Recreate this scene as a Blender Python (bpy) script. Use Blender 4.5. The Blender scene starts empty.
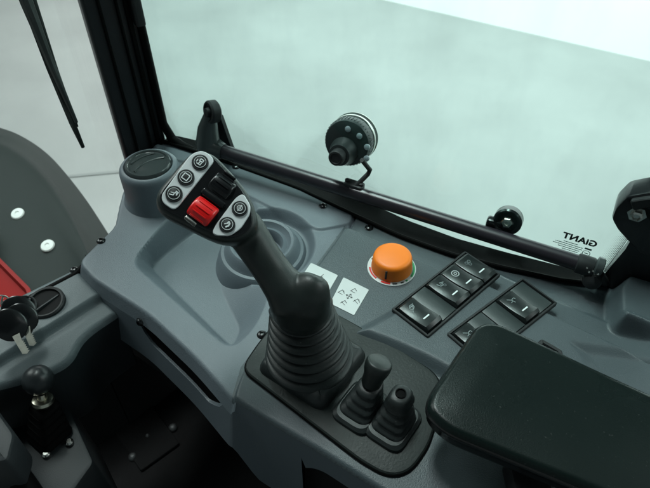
import bpy, bmesh, math, random
import numpy as np
from mathutils import Vector, Matrix
random.seed(7)
SC = bpy.context.scene
COL = SC.collection

# ------------------------------------------------------------------ camera
F = 600.0 / 650.0                      # focal length / image width
PITCH = math.radians(45)
CAMZ = 0.5
cd = bpy.data.cameras.new("Camera"); cam = bpy.data.objects.new("Camera", cd); COL.objects.link(cam)
cam.location = (0, 0, CAMZ); cam.rotation_euler = (math.radians(90) - PITCH, 0, 0)
cd.sensor_width = 36; cd.lens = 36 * F; cd.clip_start = 0.01; cd.clip_end = 100
cd.dof.use_dof = True; cd.dof.focus_distance = 0.56; cd.dof.aperture_fstop = 15
SC.camera = cam

# ------------------------------------------------------------------ light
w = bpy.data.worlds.new("World"); SC.world = w; w.use_nodes = True
bgn = w.node_tree.nodes["Background"]; bgn.inputs[0].default_value = (0.72, 0.93, 0.95, 1); bgn.inputs[1].default_value = 0.15
def area(name, loc, target, sx, sy, power, col=(0.93, 1, 0.985)):
    l = bpy.data.lights.new(name, 'AREA'); l.shape = 'RECTANGLE'; l.size = sx; l.size_y = sy; l.energy = power; l.color = col
    o = bpy.data.objects.new(name, l); COL.objects.link(o); o.location = loc
    o.rotation_euler = (Vector(target) - Vector(loc)).to_track_quat('-Z', 'Y').to_euler()
    return o
area("hall_ceiling_light", (3.9, 0.7, 2.6), (0.3, 0.8, -0.2), 2.0, 2.0, 70)
area("hall_overhead_light", (-0.6, 0.95, 2.9), (-0.2, 0.8, 0), 2.6, 0.5, 185)
area("hall_front_light", (-3.0, 2.6, 3.0), (-0.3, 1.4, -0.8), 2.4, 2.4, 100)
ww = area("added_wall_light", (0.4, 2.1, 2.4), (1.5, 4.05, -1.2), 6.5, 0.6, 290, (1, .985, .98))  # added lamp, no known fixture; lifts the back wall to white
ww.data.spread = math.radians(150); ww.rotation_euler = (math.radians(66), 0, math.radians(-28.5))
SC.view_settings.view_transform = 'Standard'; SC.view_settings.look = 'None'
SC.view_settings.exposure = 0.0; SC.view_settings.gamma = 1.0
try:
    SC.cycles.max_bounces = 8; SC.cycles.transparent_max_bounces = 12; SC.cycles.use_denoising = True
except Exception: pass

# ------------------------------------------------------------------ maths
cp, sp = math.cos(PITCH), math.sin(PITCH)
RIGHT = Vector((1, 0, 0)); UP = Vector((0, sp, cp)); FWD = Vector((0, cp, -sp)); BACK = -FWD
CAM = Vector((0, 0, CAMZ)); ZUP = Vector((0, 0, 1))
def ray(u, v): return RIGHT * ((u - 325) / 600) + UP * ((244 - v) / 600) + FWD
def P(u, v, z=0.0):
    d = ray(u, v); t = (z - CAMZ) / d.z
    return CAM + d * t
def D(u, v, depth): return CAM + ray(u, v) * depth
def PP(u, v, o, n):
    d = ray(u, v); t = (o - CAM).dot(n) / d.dot(n)
    return CAM + d * t
def pxs(pts, z): return [P(u, v, z) for u, v in pts]
def roundp(pts, r, seg=5):
    """round the corners of a closed polygon of Vectors (2D or 3D)"""
    out = []; n = len(pts)
    for i in range(n):
        a, b, c = pts[i - 1], pts[i], pts[(i + 1) % n]
        rr = r[i] if isinstance(r, (list, tuple)) else r
        da = (a - b); dc = (c - b)
        la = min(rr, da.length * .49); lc = min(rr, dc.length * .49)
        p0 = b + da.normalized() * la; p2 = b + dc.normalized() * lc
        for k in range(seg + 1):
            t = k / seg
            out.append(p0 * (1 - t) ** 2 + b * 2 * t * (1 - t) + p2 * t * t)
    return out

# ------------------------------------------------------------------ materials
def mat(name, col, rough=.5, metal=0., bump=0., bscale=900., var=0., vscale=6., coat=0., spec=.5, emit=None, rvar=0., dust=0.):
    m = bpy.data.materials.new(name); m.use_nodes = True
    nt = m.node_tree; N = nt.nodes; L = nt.links; b = N["Principled BSDF"]
    b.inputs["Base Color"].default_value = (*col, 1); b.inputs["Roughness"].default_value = rough
    b.inputs["Metallic"].default_value = metal; b.inputs["Specular IOR Level"].default_value = spec
    if coat: b.inputs["Coat Weight"].default_value = coat; b.inputs["Coat Roughness"].default_value = .12
    tc = N.new("ShaderNodeTexCoord")
    if var or rvar or dust:
        nz = N.new("ShaderNodeTexNoise"); nz.inputs["Scale"].default_value = vscale; nz.inputs["Detail"].default_value = 6
        L.new(tc.outputs["Object"], nz.inputs["Vector"])
        if var:
            mr = N.new("ShaderNodeMapRange"); mr.inputs[1].default_value = .3; mr.inputs[2].default_value = .7
            mr.inputs[3].default_value = 1 - var; mr.inputs[4].default_value = 1 + var
            L.new(nz.outputs[0], mr.inputs[0])
            vm = N.new("ShaderNodeVectorMath"); vm.operation = 'SCALE'; vm.inputs[0].default_value = col
            L.new(mr.outputs[0], vm.inputs["Scale"])
            src = vm.outputs[0]
            if dust:
                n2 = N.new("ShaderNodeTexNoise"); n2.inputs["Scale"].default_value = 420; n2.inputs["Detail"].default_value = 2
                L.new(tc.outputs["Object"], n2.inputs["Vector"])
                m2 = N.new("ShaderNodeMapRange"); m2.inputs[1].default_value = .70; m2.inputs[2].default_value = .78
                m2.inputs[3].default_value = 0; m2.inputs[4].default_value = dust
                L.new(n2.outputs[0], m2.inputs[0])
                mx = N.new("ShaderNodeMix"); mx.data_type = 'RGBA'
                L.new(m2.outputs[0], mx.inputs[0]); L.new(src, mx.inputs[6]); mx.inputs[7].default_value = (.5, .52, .5, 1)
                src = mx.outputs[2]
            L.new(src, b.inputs["Base Color"])
        if rvar:
            r2 = N.new("ShaderNodeMapRange"); r2.inputs[1].default_value = .3; r2.inputs[2].default_value = .7
            r2.inputs[3].default_value = rough - rvar; r2.inputs[4].default_value = rough + rvar
            L.new(nz.outputs[0], r2.inputs[0]); L.new(r2.outputs[0], b.inputs["Roughness"])
    if bump:
        n3 = N.new("ShaderNodeTexNoise"); n3.inputs["Scale"].default_value = bscale; n3.inputs["Detail"].default_value = 3
        L.new(tc.outputs["Object"], n3.inputs["Vector"])
        bp = N.new("ShaderNodeBump"); bp.inputs["Strength"].default_value = bump; bp.inputs["Distance"].default_value = .0006
        L.new(n3.outputs[0], bp.inputs["Height"]); L.new(bp.outputs[0], b.inputs["Normal"])
    return m
def glass(name, tint, rough=0.0):
    m = bpy.data.materials.new(name); m.use_nodes = True
    nt = m.node_tree; N = nt.nodes; L = nt.links
    N.remove(N["Principled BSDF"])
    t = N.new("ShaderNodeBsdfTransparent"); t.inputs[0].default_value = (*tint, 1)
    g = N.new("ShaderNodeBsdfGlossy"); g.inputs["Roughness"].default_value = .02
    f = N.new("ShaderNodeFresnel"); f.inputs[0].default_value = 1.35
    ml = N.new("ShaderNodeMath"); ml.operation = 'MULTIPLY'; ml.inputs[1].default_value = .22; ml.use_clamp = True
    L.new(f.outputs[0], ml.inputs[0])
    tc = N.new("ShaderNodeTexCoord"); mp = N.new("ShaderNodeMapping"); mp.inputs["Scale"].default_value = (9, 9, 3); mp.inputs["Rotation"].default_value = (.3, .5, .4)
    nz = N.new("ShaderNodeTexNoise"); nz.inputs["Scale"].default_value = 1.6; nz.inputs["Detail"].default_value = 7; nz.inputs["Roughness"].default_value = .62
    L.new(tc.outputs["Object"], mp.inputs[0]); L.new(mp.outputs[0], nz.inputs["Vector"])
    mr = N.new("ShaderNodeMapRange"); mr.inputs[1].default_value = .45; mr.inputs[2].default_value = .8; mr.inputs[3].default_value = 0; mr.inputs[4].default_value = .06
    L.new(nz.outputs[0], mr.inputs[0])
    df = N.new("ShaderNodeBsdfDiffuse"); df.inputs[0].default_value = (.55, .6, .58, 1)
    x0 = N.new("ShaderNodeMixShader"); L.new(mr.outputs[0], x0.inputs[0]); L.new(t.outputs[0], x0.inputs[1]); L.new(df.outputs[0], x0.inputs[2])
    x = N.new("ShaderNodeMixShader"); L.new(ml.outputs[0], x.inputs[0]); L.new(x0.outputs[0], x.inputs[1]); L.new(g.outputs[0], x.inputs[2])
    L.new(x.outputs[0], N["Material Output"].inputs[0])
    return m
M = dict(
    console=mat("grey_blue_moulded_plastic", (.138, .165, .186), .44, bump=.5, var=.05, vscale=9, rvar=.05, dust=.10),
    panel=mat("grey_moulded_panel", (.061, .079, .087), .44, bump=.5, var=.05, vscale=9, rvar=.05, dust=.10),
    dark=mat("dark_grey_plastic", (.018, .023, .026), .5, bump=.25, var=.08),
    mat=mat("black_rubber", (.012, .018, .0165), .55, bump=.5, bscale=420, var=.25, vscale=18, rvar=.1, dust=.2),
    boot=mat("bellows_rubber", (.017, .022, .022), .46, bump=.2, bscale=500, var=.2, vscale=30, rvar=.08, dust=.15),
    grip=mat("satin_black_grip", (.014, .020, .0185), .44, bump=.12, bscale=1200, var=.1, rvar=.06),
    gloss=mat("gloss_black", (.008, .009, .010), .22, var=.1),
    black=mat("matt_black", (.010, .012, .013), .6, bump=.2, var=.15),
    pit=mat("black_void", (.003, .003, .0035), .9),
    silver=mat("silver_plate", (.72, .76, .77), .38, metal=.15, var=.03),
    chrome=mat("zinc_metal", (.62, .62, .58), .25, metal=1., var=.1, vscale=80),
    red=mat("red_plastic", (.75, .012, .012), .32, coat=.4, var=.05),
    redmetal=mat("red_paint", (.15, .004, .0035), .6, var=.1, spec=.2),
    orange=mat("orange_plastic", (1.0, .23, .010), .45, bump=.1, var=.04, vscale=40),
    white=mat("white_print", (.62, .65, .64), .45, var=.03, vscale=50),
    print_dark=mat("dark_print", (.03, .035, .035), .5),
    print_pale=mat("pale_print", (.26, .31, .31), .5),
    print_white=mat("white_mark", (.8, .85, .85), .5),
    print_red=mat("red_print", (.65, .03, .02), .5),
    print_green=mat("green_print", (.03, .32, .12), .5),
    floor=mat("hall_floor_paint", (.300, .315, .308), .55, var=.09, vscale=1.7, bump=.05, bscale=30),
    wall=mat("white_wall_paint", (.88, .88, .88), .6, var=.01),
    capw=mat("off_white_cap", (.42, .46, .44), .6),
    dashp=mat("grey_dash_panel", (.092, .116, .124), .44, bump=.5, var=.05, vscale=9, rvar=.05, dust=.10),
    fender=mat("grey_mudguard_plastic", (.010, .0145, .0135), .6, spec=.15, bump=.2, var=.08),
    carpet=mat("shade_dark_floor_mat", (.0025, .003, .0033), .9, bump=.8, bscale=260, var=.4, vscale=60),  # near-black colour carries the deep shade of the footwell
    pad=mat("black_armrest_vinyl", (.006, .0115, .0105), .30, spec=.22, bump=.2, bscale=900, var=.10, vscale=5, rvar=.05, dust=.08),
    cap=mat("vent_cap_plastic", (.040, .050, .050), .22, bump=.1, coat=.5, var=.1, rvar=.05),
    pillar=mat("black_pillar_trim", (.008, .010, .012), .42, bump=.2, var=.15),
    rail=mat("black_painted_tube", (.017, .014, .019), .34, coat=.0, var=.1, rvar=.05),
    sideglass=glass("green_tinted_glass", (.865, .985, .962)),
    frontglass=glass("clear_tinted_glass", (.93, .985, .965)),
    rubber=mat("gasket_rubber", (.0022, .0024, .0024), .7, spec=.10, var=.1),
)

# ------------------------------------------------------------------ mesh helpers
class G:
    """collects geometry in world space for ONE mesh object"""
    def __init__(s): s.v = []; s.f = []
    def add(s, vs, fs):
        o = len(s.v); s.v += [Vector(x) for x in vs]; s.f += [tuple(i + o for i in f) for f in fs]; return s
    def rings(s, rings, cap0=True, cap1=True, closed=True):
        n = len(rings[0]); o = len(s.v)
        for r in rings: s.v += [Vector(x) for x in r]
        for i in range(len(rings) - 1):
            for j in range(n if closed else n - 1):
                k = (j + 1) % n
                s.f.append((o + i * n + j, o + i * n + k, o + (i + 1) * n + k, o + (i + 1) * n + j))
        if cap0: s.f.append(tuple(o + j for j in range(n))[::-1])
        if cap1: s.f.append(tuple(o + (len(rings) - 1) * n + j for j in range(n)))
        return s
    def lathe(s, c, axis, prof, seg=40, cap0=True, cap1=True, ex=None):
        a = Vector(axis).normalized()
        e = Vector(ex) if ex is not None else (Vector((1, 0, 0)) if abs(a.x) < .8 else Vector((0, 1, 0)))
        e = (e - a * e.dot(a)).normalized(); g = a.cross(e)
        R = [[c + a * z + (e * math.cos(2 * math.pi * k / seg) + g * math.sin(2 * math.pi * k / seg)) * r for k in range(seg)] for r, z in prof]
        return s.rings(R, cap0, cap1)
    def tube(s, pts, r, seg=14):
        pts = [Vector(p) for p in pts]; R = []; n = len(pts)
        t0 = (pts[1] - pts[0]).normalized()
        e = t0.orthogonal().normalized()
        for i, p in enumerate(pts):
            t = (pts[min(i + 1, n - 1)] - pts[max(i - 1, 0)]).normalized()
            e = (e - t * e.dot(t)).normalized(); g = t.cross(e)
            rr = r[i] if isinstance(r, (list, tuple)) else r
            R.append([p + (e * math.cos(2 * math.pi * k / seg) + g * math.sin(2 * math.pi * k / seg)) * rr for k in range(seg)])
        return s.rings(R)
    def prism(s, pts, n, prof):
        """pts: closed planar outline. prof: list of (inset, height along n)."""
        n = Vector(n).normalized(); m = len(pts); pts = [Vector(p) for p in pts]
        # orientation
        A = Vector((0, 0, 0))
        for i in range(m): A += pts[i].cross(pts[(i + 1) % m])
        if A.dot(n) < 0: pts = pts[::-1]
        nor = []
        for i in range(m):
            a = pts[i] - pts[i - 1]; b = pts[(i + 1) % m] - pts[i]
            if a.length < 1e-7: a = b
            if b.length < 1e-7: b = a
            na = n.cross(a.normalized()); nb = n.cross(b.normalized())
            q = na + nb; q = q / max(q.length, 1e-6)
            nor.append(q / max(.5, q.dot(nb)))
        R = [[pts[i] + nor[i] * ins + n * h for i in range(m)] for ins, h in prof]
        return s.rings(R)
    def box(s, c, ex, ey, ez, sx, sy, sz, bev=.0):
        ex, ey, ez = Vector(ex).normalized(), Vector(ey).normalized(), Vector(ez).normalized()
        base = [c + ex * (a * sx / 2) + ey * (b * sy / 2) - ez * sz / 2 for a, b in ((-1, -1), (1, -1), (1, 1), (-1, 1))]
        if bev:
            base = roundp(base, bev * 1.5, 3)
            return s.prism(base, ez, [(bev, 0), (bev * .3, bev * .3), (0, bev), (0, sz - bev), (bev * .3, sz - bev * .3), (bev, sz)])
        return s.prism(base, ez, [(0, 0), (0, sz)])
    def stroke(s, o, ex, ey, n, pts, wd, closed=False, h=.0002):
        """thin printed line on a plane"""
        pts = [Vector((a, b)) for a, b in pts]
        if closed: pts = pts + [pts[0]]
        for i in range(len(pts) - 1):
            a, b = pts[i], pts[i + 1]; d = (b - a)
            if d.length < 1e-9: continue
            d.normalize(); q = Vector((-d.y, d.x)) * wd / 2; e = d * wd * .35
            c = [a - e - q, b + e - q, b + e + q, a - e + q]
            s.prism([o + ex * k.x + ey * k.y for k in c], n, [(0, 0), (0, h)])
        return s
    def obj(s, name, m, parent=None, sharp=35, org=None):
        me = bpy.data.meshes.new(name)
        o0 = Vector(org) if org is not None else (Vector(parent['_org']) if parent is not None else Vector((0, 0, 0)))
        if parent is None and org is None and s.v:
            lo = Vector([min(v[k] for v in s.v) for k in range(3)]); hi = Vector([max(v[k] for v in s.v) for k in range(3)])
            o0 = Vector(((lo.x + hi.x) / 2, (lo.y + hi.y) / 2, lo.z))
        me.from_pydata([tuple(v - o0) for v in s.v], [], s.f); me.update()
        bm = bmesh.new(); bm.from_mesh(me); bmesh.ops.recalc_face_normals(bm, faces=bm.faces); bm.to_mesh(me); bm.free()
        me.materials.append(M[m] if isinstance(m, str) else m)
        for p in me.polygons: p.use_smooth = True
        me.set_sharp_from_angle(angle=math.radians(sharp))
        o = bpy.data.objects.new(name, me); COL.objects.link(o)
        if parent is not None: o.parent = parent
        if parent is None: o.location = o0
        o['_org'] = tuple(o0)
        return o
def tag(o, label, cat, group=None, kind=None):
    if label: o['label'] = label
    if cat: o['category'] = cat
    if group: o['group'] = group
    if kind: o['kind'] = kind
    return o
def thing(name, loc, label, cat, group=None):
    o = bpy.data.objects.new(name, None); COL.objects.link(o); o.empty_display_size = .02
    o.location = loc; o['_org'] = tuple(loc)
    return tag(o, label, cat, group)
def circ(r, n=24, a0=0, a1=2 * math.pi, cx=0, cy=0): return [(cx + r * math.cos(a0 + (a1 - a0) * k / n), cy + r * math.sin(a0 + (a1 - a0) * k / n)) for k in range(n + (0 if abs(a1 - a0) > 6.2 else 1))]
def screw(parent, p, n, r=.0042, m='gloss'):
    n = Vector(n).normalized()
    g = G().lathe(p, n, [(r * 1.25, 0), (r * 1.25, .0006), (r, .0012), (r * .85, .0024), (r * .5, .0030), (r * .42, .0030), (r * .40, .0016)], 20)
    return g.obj('screw', m, parent)

# heightfield slab ---------------------------------------------------
def sdf(poly, X, Y):
    """signed distance, positive inside. poly list of Vectors (xy)"""
    q = np.array([(p.x, p.y) for p in poly]); n = len(q)
    d = np.full(X.shape, 1e9); ins = np.zeros(X.shape, bool)
    cx = np.full(X.shape, 0.); cy = np.full(X.shape, 0.)
    for i in range(n):
        a = q[i]; b = q[(i + 1) % n]; e = b - a; l2 = (e ** 2).sum()
        if l2 < 1e-14: continue
        t = np.clip(((X - a[0]) * e[0] + (Y - a[1]) * e[1]) / l2, 0, 1)
        px = a[0] + t * e[0]; py = a[1] + t * e[1]
        dd = (X - px) ** 2 + (Y - py) ** 2
        mk = dd < d; d = np.where(mk, dd, d); cx = np.where(mk, px, cx); cy = np.where(mk, py, cy)
        c = ((a[1] > Y) != (b[1] > Y))
        with np.errstate(divide='ignore', invalid='ignore'):
            xi = (b[0] - a[0]) * (Y - a[1]) / (b[1] - a[1]) + a[0]
        ins ^= (c & (X < xi))
    return np.where(ins, 1, -1) * np.sqrt(d), cx, cy
def S(t):
    t = np.clip(t, 0, 1); return t * t * (3 - 2 * t)
def slab(outline, zf, res, r, split=None):
    """top surface over the outline with a rolled edge of radius r"""
    xs = [p.x for p in outline]; ys = [p.y for p in outline]
    x = np.arange(min(xs) - res, max(xs) + res * 2, res); y = np.arange(min(ys) - res, max(ys) + res * 2, res)
    X, Y = np.meshgrid(x, y)
    d, cx, cy = sdf(outline, X, Y)
    snap = (d < res * .45) & (d > -res * 1.5)
    X2 = np.where(snap, cx, X); Y2 = np.where(snap, cy, Y)
    snap2 = np.zeros(X.shape, bool)
    if split is not None:
        ds, sx, sy = sdf(split, X, Y); snap2 = (np.abs(ds) < res * .71) & ~snap
        X2 = np.where(snap2, sx, X2); Y2 = np.where(snap2, sy, Y2)
    dd = np.where(snap, 0, d); ok = dd >= 0
    Z = zf(X2, Y2)
    k = np.clip(dd, 0, r); Z = Z - (r - np.sqrt(np.maximum(r * r - (r - k) ** 2, 0)))
    idx = -np.ones(X.shape, int); idx[ok] = np.arange(ok.sum())
    V = list(zip(X2[ok], Y2[ok], Z[ok]))
    a = idx[:-1, :-1]; b = idx[:-1, 1:]; c = idx[1:, 1:]; e = idx[1:, :-1]
    sn = snap
    allsn = sn[:-1, :-1] & sn[:-1, 1:] & sn[1:, 1:] & sn[1:, :-1]
    good = (a >= 0) & (b >= 0) & (c >= 0) & (e >= 0) & ~allsn
    Fq = list(zip(a[good].tolist(), b[good].tolist(), c[good].tolist(), e[good].tolist()))
    if split is not None:
        s2 = snap2[ok].tolist(); F2 = []
        for q in Fq:
            k_ = [s2[i] for i in q]
            if k_[0] and k_[2] and not (k_[1] and k_[3]): F2 += [(q[0], q[1], q[2]), (q[0], q[2], q[3])]
            elif k_[1] and k_[3] and not (k_[0] and k_[2]): F2 += [(q[0], q[1], q[3]), (q[1], q[2], q[3])]
            else: F2.append(q)
        Fq = F2
    g = G(); g.v = [Vector(q) for q in V]; g.f = Fq
    return g
def zat(zf, p): return float(zf(np.array([p.x]), np.array([p.y]))[0])

# ================================================================== SETTING
GZ = -1.40
g = G(); g.add([(-9, -4, GZ), (12, -4, GZ), (12, 12, GZ), (-9, 12, GZ)], [(0, 1, 2, 3)])
tag(g.obj('floor', 'floor', org=(0, 0, GZ)), None, None, kind='structure')
gA = P(165, 141, 0); gB = P(604, 282, 0)
gd = (gB - gA).normalized(); gn = Vector((gd.y, -gd.x, 0))       # gn towards the camera
if gn.dot(-gA) < 0: gn = -gn
_bw = [(0, 0), (210, 150), (300, 187), (350, 211), (400, 234), (450, 252), (500, 265), (560, 278), (604, 283)]
_bt = [0.0]; _bb = [0.0]
for _u, _v in _bw[1:]:
    _p = P(_u, _v, .002) - gA
    _bt.append(_p.dot(gd) / (gB - gA).length); _bb.append(max(0, _p.dot(gn)))
def bow(t): return float(np.interp(t, _bt, _bb))
def gbow(p): return bow((p - gA).dot(gd) / (gB - gA).length)
def gw(t): return .004 + .014 * max(0, math.sin(math.pi * min(max(t, 0), 1))) ** .6
def gpt(t, z=0.0): return gA.lerp(gB, t) + gn * bow(t) + ZUP * z
# white wall at the back of the hall
wa = P(370, -2, GZ); wb = P(652, 63, GZ); wd = (wb - wa).normalized(); wn = Vector((-wd.y, wd.x, 0))
if wn.y < 0: wn = -wn
g = G().box((wa + wb) / 2 + wn * .1 + ZUP * 1.5, wd, wn, ZUP, 14, .16, 3.0)
tag(g.obj('wall', 'wall'), 'bright white wall standing beyond the pale hall floor at the top right', 'wall')
# faint joint lines and a dark scuff in the hall floor
g = G()
for (u0, v0), (u1, v1), wdt in (((60, 177), (125, 171), .010),):
    a = P(u0, v0, GZ + .004); b = P(u1, v1, GZ + .004); e = (b - a).normalized(); q = Vector((-e.y, e.x, 0)) * wdt
    g.prism([a - q, b - q, b + q, a + q], ZUP, [(0, 0), (0, .001)])
jt = mat("floor_joint", (.235, .25, .245), .7)
tag(g.obj('floor_joint', jt), None, None, kind='structure')

# ================================================================== FOOTWELL
g = G(); fz = -.42
g.box(Vector((-.05, .12, fz - .02)), (1, 0, 0), (0, 1, 0), ZUP, 1.1, .9, .04, .004)
# low body below the console, closes the cab towards outside
cab = thing('cab_floor', (-.05, .12, fz - .04), 'footwell floor of the cab, coloured near black for the shade below the grey console, with small bolts', 'cab floor')
g.obj('floor_pan', 'carpet', cab)
g = G()
ol = [P(120, 250, -.06), P(60, 300, -.06), P(-60, 340, -.06)]
g2 = []
back = [Vector((-.52, .36, 0)), Vector((-.33, .50, 0)), Vector((-.24, .60, 0)), Vector((-.05, .56, 0)), Vector((.5, .32, 0))]
for i in range(len(back) - 1):
    a, b = back[i], back[i + 1]
    e = (b - a).normalized(); q = Vector((-e.y, e.x, 0)) * .01
    g.prism([a - q + ZUP * fz, b - q + ZUP * fz, b + q + ZUP * fz, a + q + ZUP * fz], ZUP, [(0, 0), (0, -fz - (.14 if i < 2 else .045))])
g.obj('bulkhead', 'pit', cab)
g = G(); c = P(118, 392, -.37)
e = (P(148, 425, -.37) - P(90, 345, -.37)).normalized(); q = Vector((-e.y, e.x, 0))
g.box(Vector((c.x, c.y, fz + .004)), e, q, ZUP, .24, .07, .006, .002); g.obj('foot_plate', 'carpet', cab)
for u, v, r in ((173, 428, .007), (133, 457, .007), (148, 437, .004)):
    p = P(u, v, fz + .002)
    G().lathe(p, ZUP, [(r, 0), (r, .003), (r * .7, .006), (r * .4, .007)], 16).obj('bolt', mat("bolt_%d" % u, (.12, .13, .13), .5, metal=.6), cab)

roof = G().box(Vector((.01, -.33, .98)), gd, gn, ZUP, 1.7, 1.45, .05, .01).obj('added_roof_blocker', 'black')  # unseen roof panel, added and sized to cut light from above
tag(roof, 'flat black roof panel added out of view above the console to block overhead light', 'roof')
# ================================================================== CONSOLE
ext = gB + gd * .30
outer_px_ = [P(77, 262, 0), P(92, 279, 0), P(148, 315, 0), P(197, 361, 0), P(231, 400, 0), P(238, 402, .012), P(318, 450, .012), P(396, 500, .012), P(560, 600, 0),
            P(800, 560, 0), ext, gA + gn * .002, P(140, 152, 0), P(121, 192, 0), P(114, 226, 0)]
rr_ = [.012, .006, .02, .02, .006, .022, .01, .01, .01, .01, .01, .01, .02, .03, .01]
bk = [gpt(k / 12) for k in range(12, 0, -1)]
outer_px = outer_px_[:11] + bk + outer_px_[11:]; rr_ = rr_[:11] + [.002] * len(bk) + rr_[11:]
outer = roundp([Vector((p.x, p.y)) for p in outer_px], rr_, 6)
def rp(pts, z, r): return roundp([Vector((p.x, p.y)) for p in pxs(pts, z)], r, 6)
tray = rp([(131, 262), (166, 219), (205, 196), (255, 198), (272, 250), (268, 300), (255, 328), (231, 351)], 0, .018)
tfloor = rp([(149, 264), (186, 234), (205, 222), (226, 226), (216, 258), (222, 290), (240, 326), (231, 345)], -.027, .010)
cupc = P(262, 245, -.002); cupxy = cupc.xy
ledge = rp([(150, 141), (357, 200), (351, 225), (318, 231), (262, 204), (212, 178), (192, 164), (160, 158)], .002, .008)
jp = rp([(345, 223), (900, 480), (700, 900), (200, 900), (228, 405), (241, 364)], .012, [.012, .01, .01, .01, .01, .03])
spl = rp([(340, 330), (380, 311), (410, 291), (441, 263), (460, 249), (478, 248), (560, 285), (650, 322), (800, 385), (800, 480), (650, 500), (470, 392), (440, 372), (395, 350)], .022, .02)
rh = rp([(611, 327), (611, 285), (650, 235), (700, 190), (1000, 260), (1000, 350), (650, 335)], .022, .014)
rh2 = rp([(634, 315), (640, 262), (665, 222), (720, 180), (1000, 260), (1000, 322), (650, 316)], .05, .014)
drop = rp([(562, 339), (660, 352), (900, 390), (900, 700), (620, 440), (585, 365)], .02, .012)
sm0, sm1 = P(358, 210, .003), P(349, 228, .003)
def ZC(X, Y):
    z = np.zeros(X.shape)
    r = np.hypot(X - cupxy[0], Y - cupxy[1])
    dr_ = np.maximum(sdf(tray, X, Y)[0], 0); df_ = np.maximum(-sdf(tfloor, X, Y)[0], 0)
    tt_ = np.where(dr_ > 0, dr_ / (dr_ + df_ + 1e-9), 0)
    t = .034 * (.88 * tt_ + .12 * S(tt_))
    a = .014 * S((.064 - r) / .010)
    z = -np.maximum(t, a)
    z = z + .003 * S(sdf(ledge, X, Y)[0] / .003)
    dj = sdf(jp, X, Y)[0]
    z = z * (1 - S(dj / .005)) + .012 * S(dj / .005)
    z = z + .010 * S(sdf(spl, X, Y)[0] / .014)
    z = z - .005 * S(sdf(drop, X, Y)[0] / .014)
    z = z + .026 * S(sdf(rh, X, Y)[0] / .012)
    # seam groove
    e = np.array([sm1.x - sm0.x, sm1.y - sm0.y]); l = (e ** 2).sum()
    tt = np.clip(((X - sm0.x) * e[0] + (Y - sm0.y) * e[1]) / l, 0, 1)
    ds = np.hypot(X - sm0.x - tt * e[0], Y - sm0.y - tt * e[1])
    z = z - .004 * (1 - S(ds / .0022))
    return z
console = thing('console', (0, .42, -.2), 'grey blue moulded side console with recessed tray under the side window', 'console')
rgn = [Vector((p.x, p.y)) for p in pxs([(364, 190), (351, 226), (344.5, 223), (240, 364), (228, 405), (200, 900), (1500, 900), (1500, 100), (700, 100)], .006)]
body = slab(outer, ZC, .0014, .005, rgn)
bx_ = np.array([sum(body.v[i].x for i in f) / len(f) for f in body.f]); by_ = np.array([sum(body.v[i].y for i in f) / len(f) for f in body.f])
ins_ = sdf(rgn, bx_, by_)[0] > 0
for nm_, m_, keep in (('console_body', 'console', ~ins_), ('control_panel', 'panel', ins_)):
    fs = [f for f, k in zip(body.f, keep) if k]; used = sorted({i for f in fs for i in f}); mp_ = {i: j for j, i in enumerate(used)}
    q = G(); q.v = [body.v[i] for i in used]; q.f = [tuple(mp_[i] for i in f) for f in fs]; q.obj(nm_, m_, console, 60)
# side panels hanging from the rim, with a long slot and an arched recess
def arc(pts):
    L = [0]
    for i in range(1, len(pts)): L.append(L[-1] + (pts[i] - pts[i - 1]).length)
    return L
m = len(outer)
i0 = min(range(m), key=lambda i: (outer[i] - P(77, 262, 0).xy).length)
path = [outer[(i0 + k) % m] for k in range(m)]
iend = min(range(m), key=lambda i: (path[i] - P(560, 600, 0).xy).length)
path = path[:iend]
dense = []
for i in range(len(path) - 1):
    n_ = max(1, int((path[i + 1] - path[i]).length / .004))
    for k in range(n_): dense.append(path[i].lerp(path[i + 1], k / n_))
path = dense
AL = arc(path)
def s_of(u, v, z=0):
    p = P(u, v, z).xy; return AL[min(range(len(path)), key=lambda i: (path[i] - p).length)]
s_a, s_b = s_of(140, 310), s_of(226, 394)
s_c = s_of(238, 402, .012); s_d = s_of(300, 438, .012)
up_top, up_bot, lo_top, lo_bot = [], [], [], []
inn_top, inn_bot = [], []
for p, s_ in zip(path, AL):
    z0 = zat(ZC, p) - .005
    x = np.clip((s_ - s_c + .01) / .02, 0, 1); x = x * x * (3 - 2 * x)
    depth = .062 + (.15 - .062) * x
    e = path[min(len(path) - 1, path.index(p) + 1)] - path[max(0, path.index(p) - 1)]
    e.normalize(); out = Vector((e.y, -e.x))
    if s_a < s_ < s_b:
        t = (s_ - s_a) / (s_b - s_a); gap = .021 * min(1, 6 * t, 6 * (1 - t)) ** .6
    else: gap = 0
    m0 = .012 if x < .5 else .03
    if s_ > s_d:
        gap = .5; m0 = .030 + .022 * max(0, 1 - (s_ - s_d) / .03) ** 2
    A3 = lambda q, z: (q.x, q.y, z)
    fl = .014 * (1 - x)
    up_top.append(A3(p, z0)); up_bot.append(A3(p + out * fl * .35, z0 - m0))
    lo_top.append(A3(p + out * fl * (.35 + .25 * min(1, gap / .02)), z0 - m0 - gap)); lo_bot.append(A3(p + out * fl, max(z0 - depth, -.3) if gap < .4 else z0 - m0 - gap))
g = G(); n_ = len(path)
def strip(a, b, i1=None, thick=.0):
    k = i1 or n_
    g.rings([a[:k], b[:k]], False, False, closed=False)
strip(up_top, up_bot)
kd = next(i for i, s_ in enumerate(AL) if s_ > s_d)
strip(lo_top, lo_bot, kd)
g.rings([up_bot, [(a[0], a[1] + .003, a[2] + .0) for a in up_bot]], False, False, closed=False)
g.rings([lo_top[:kd], [(a[0], a[1] + .004, a[2]) for a in lo_top[:kd]]], False, False, closed=False)
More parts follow.
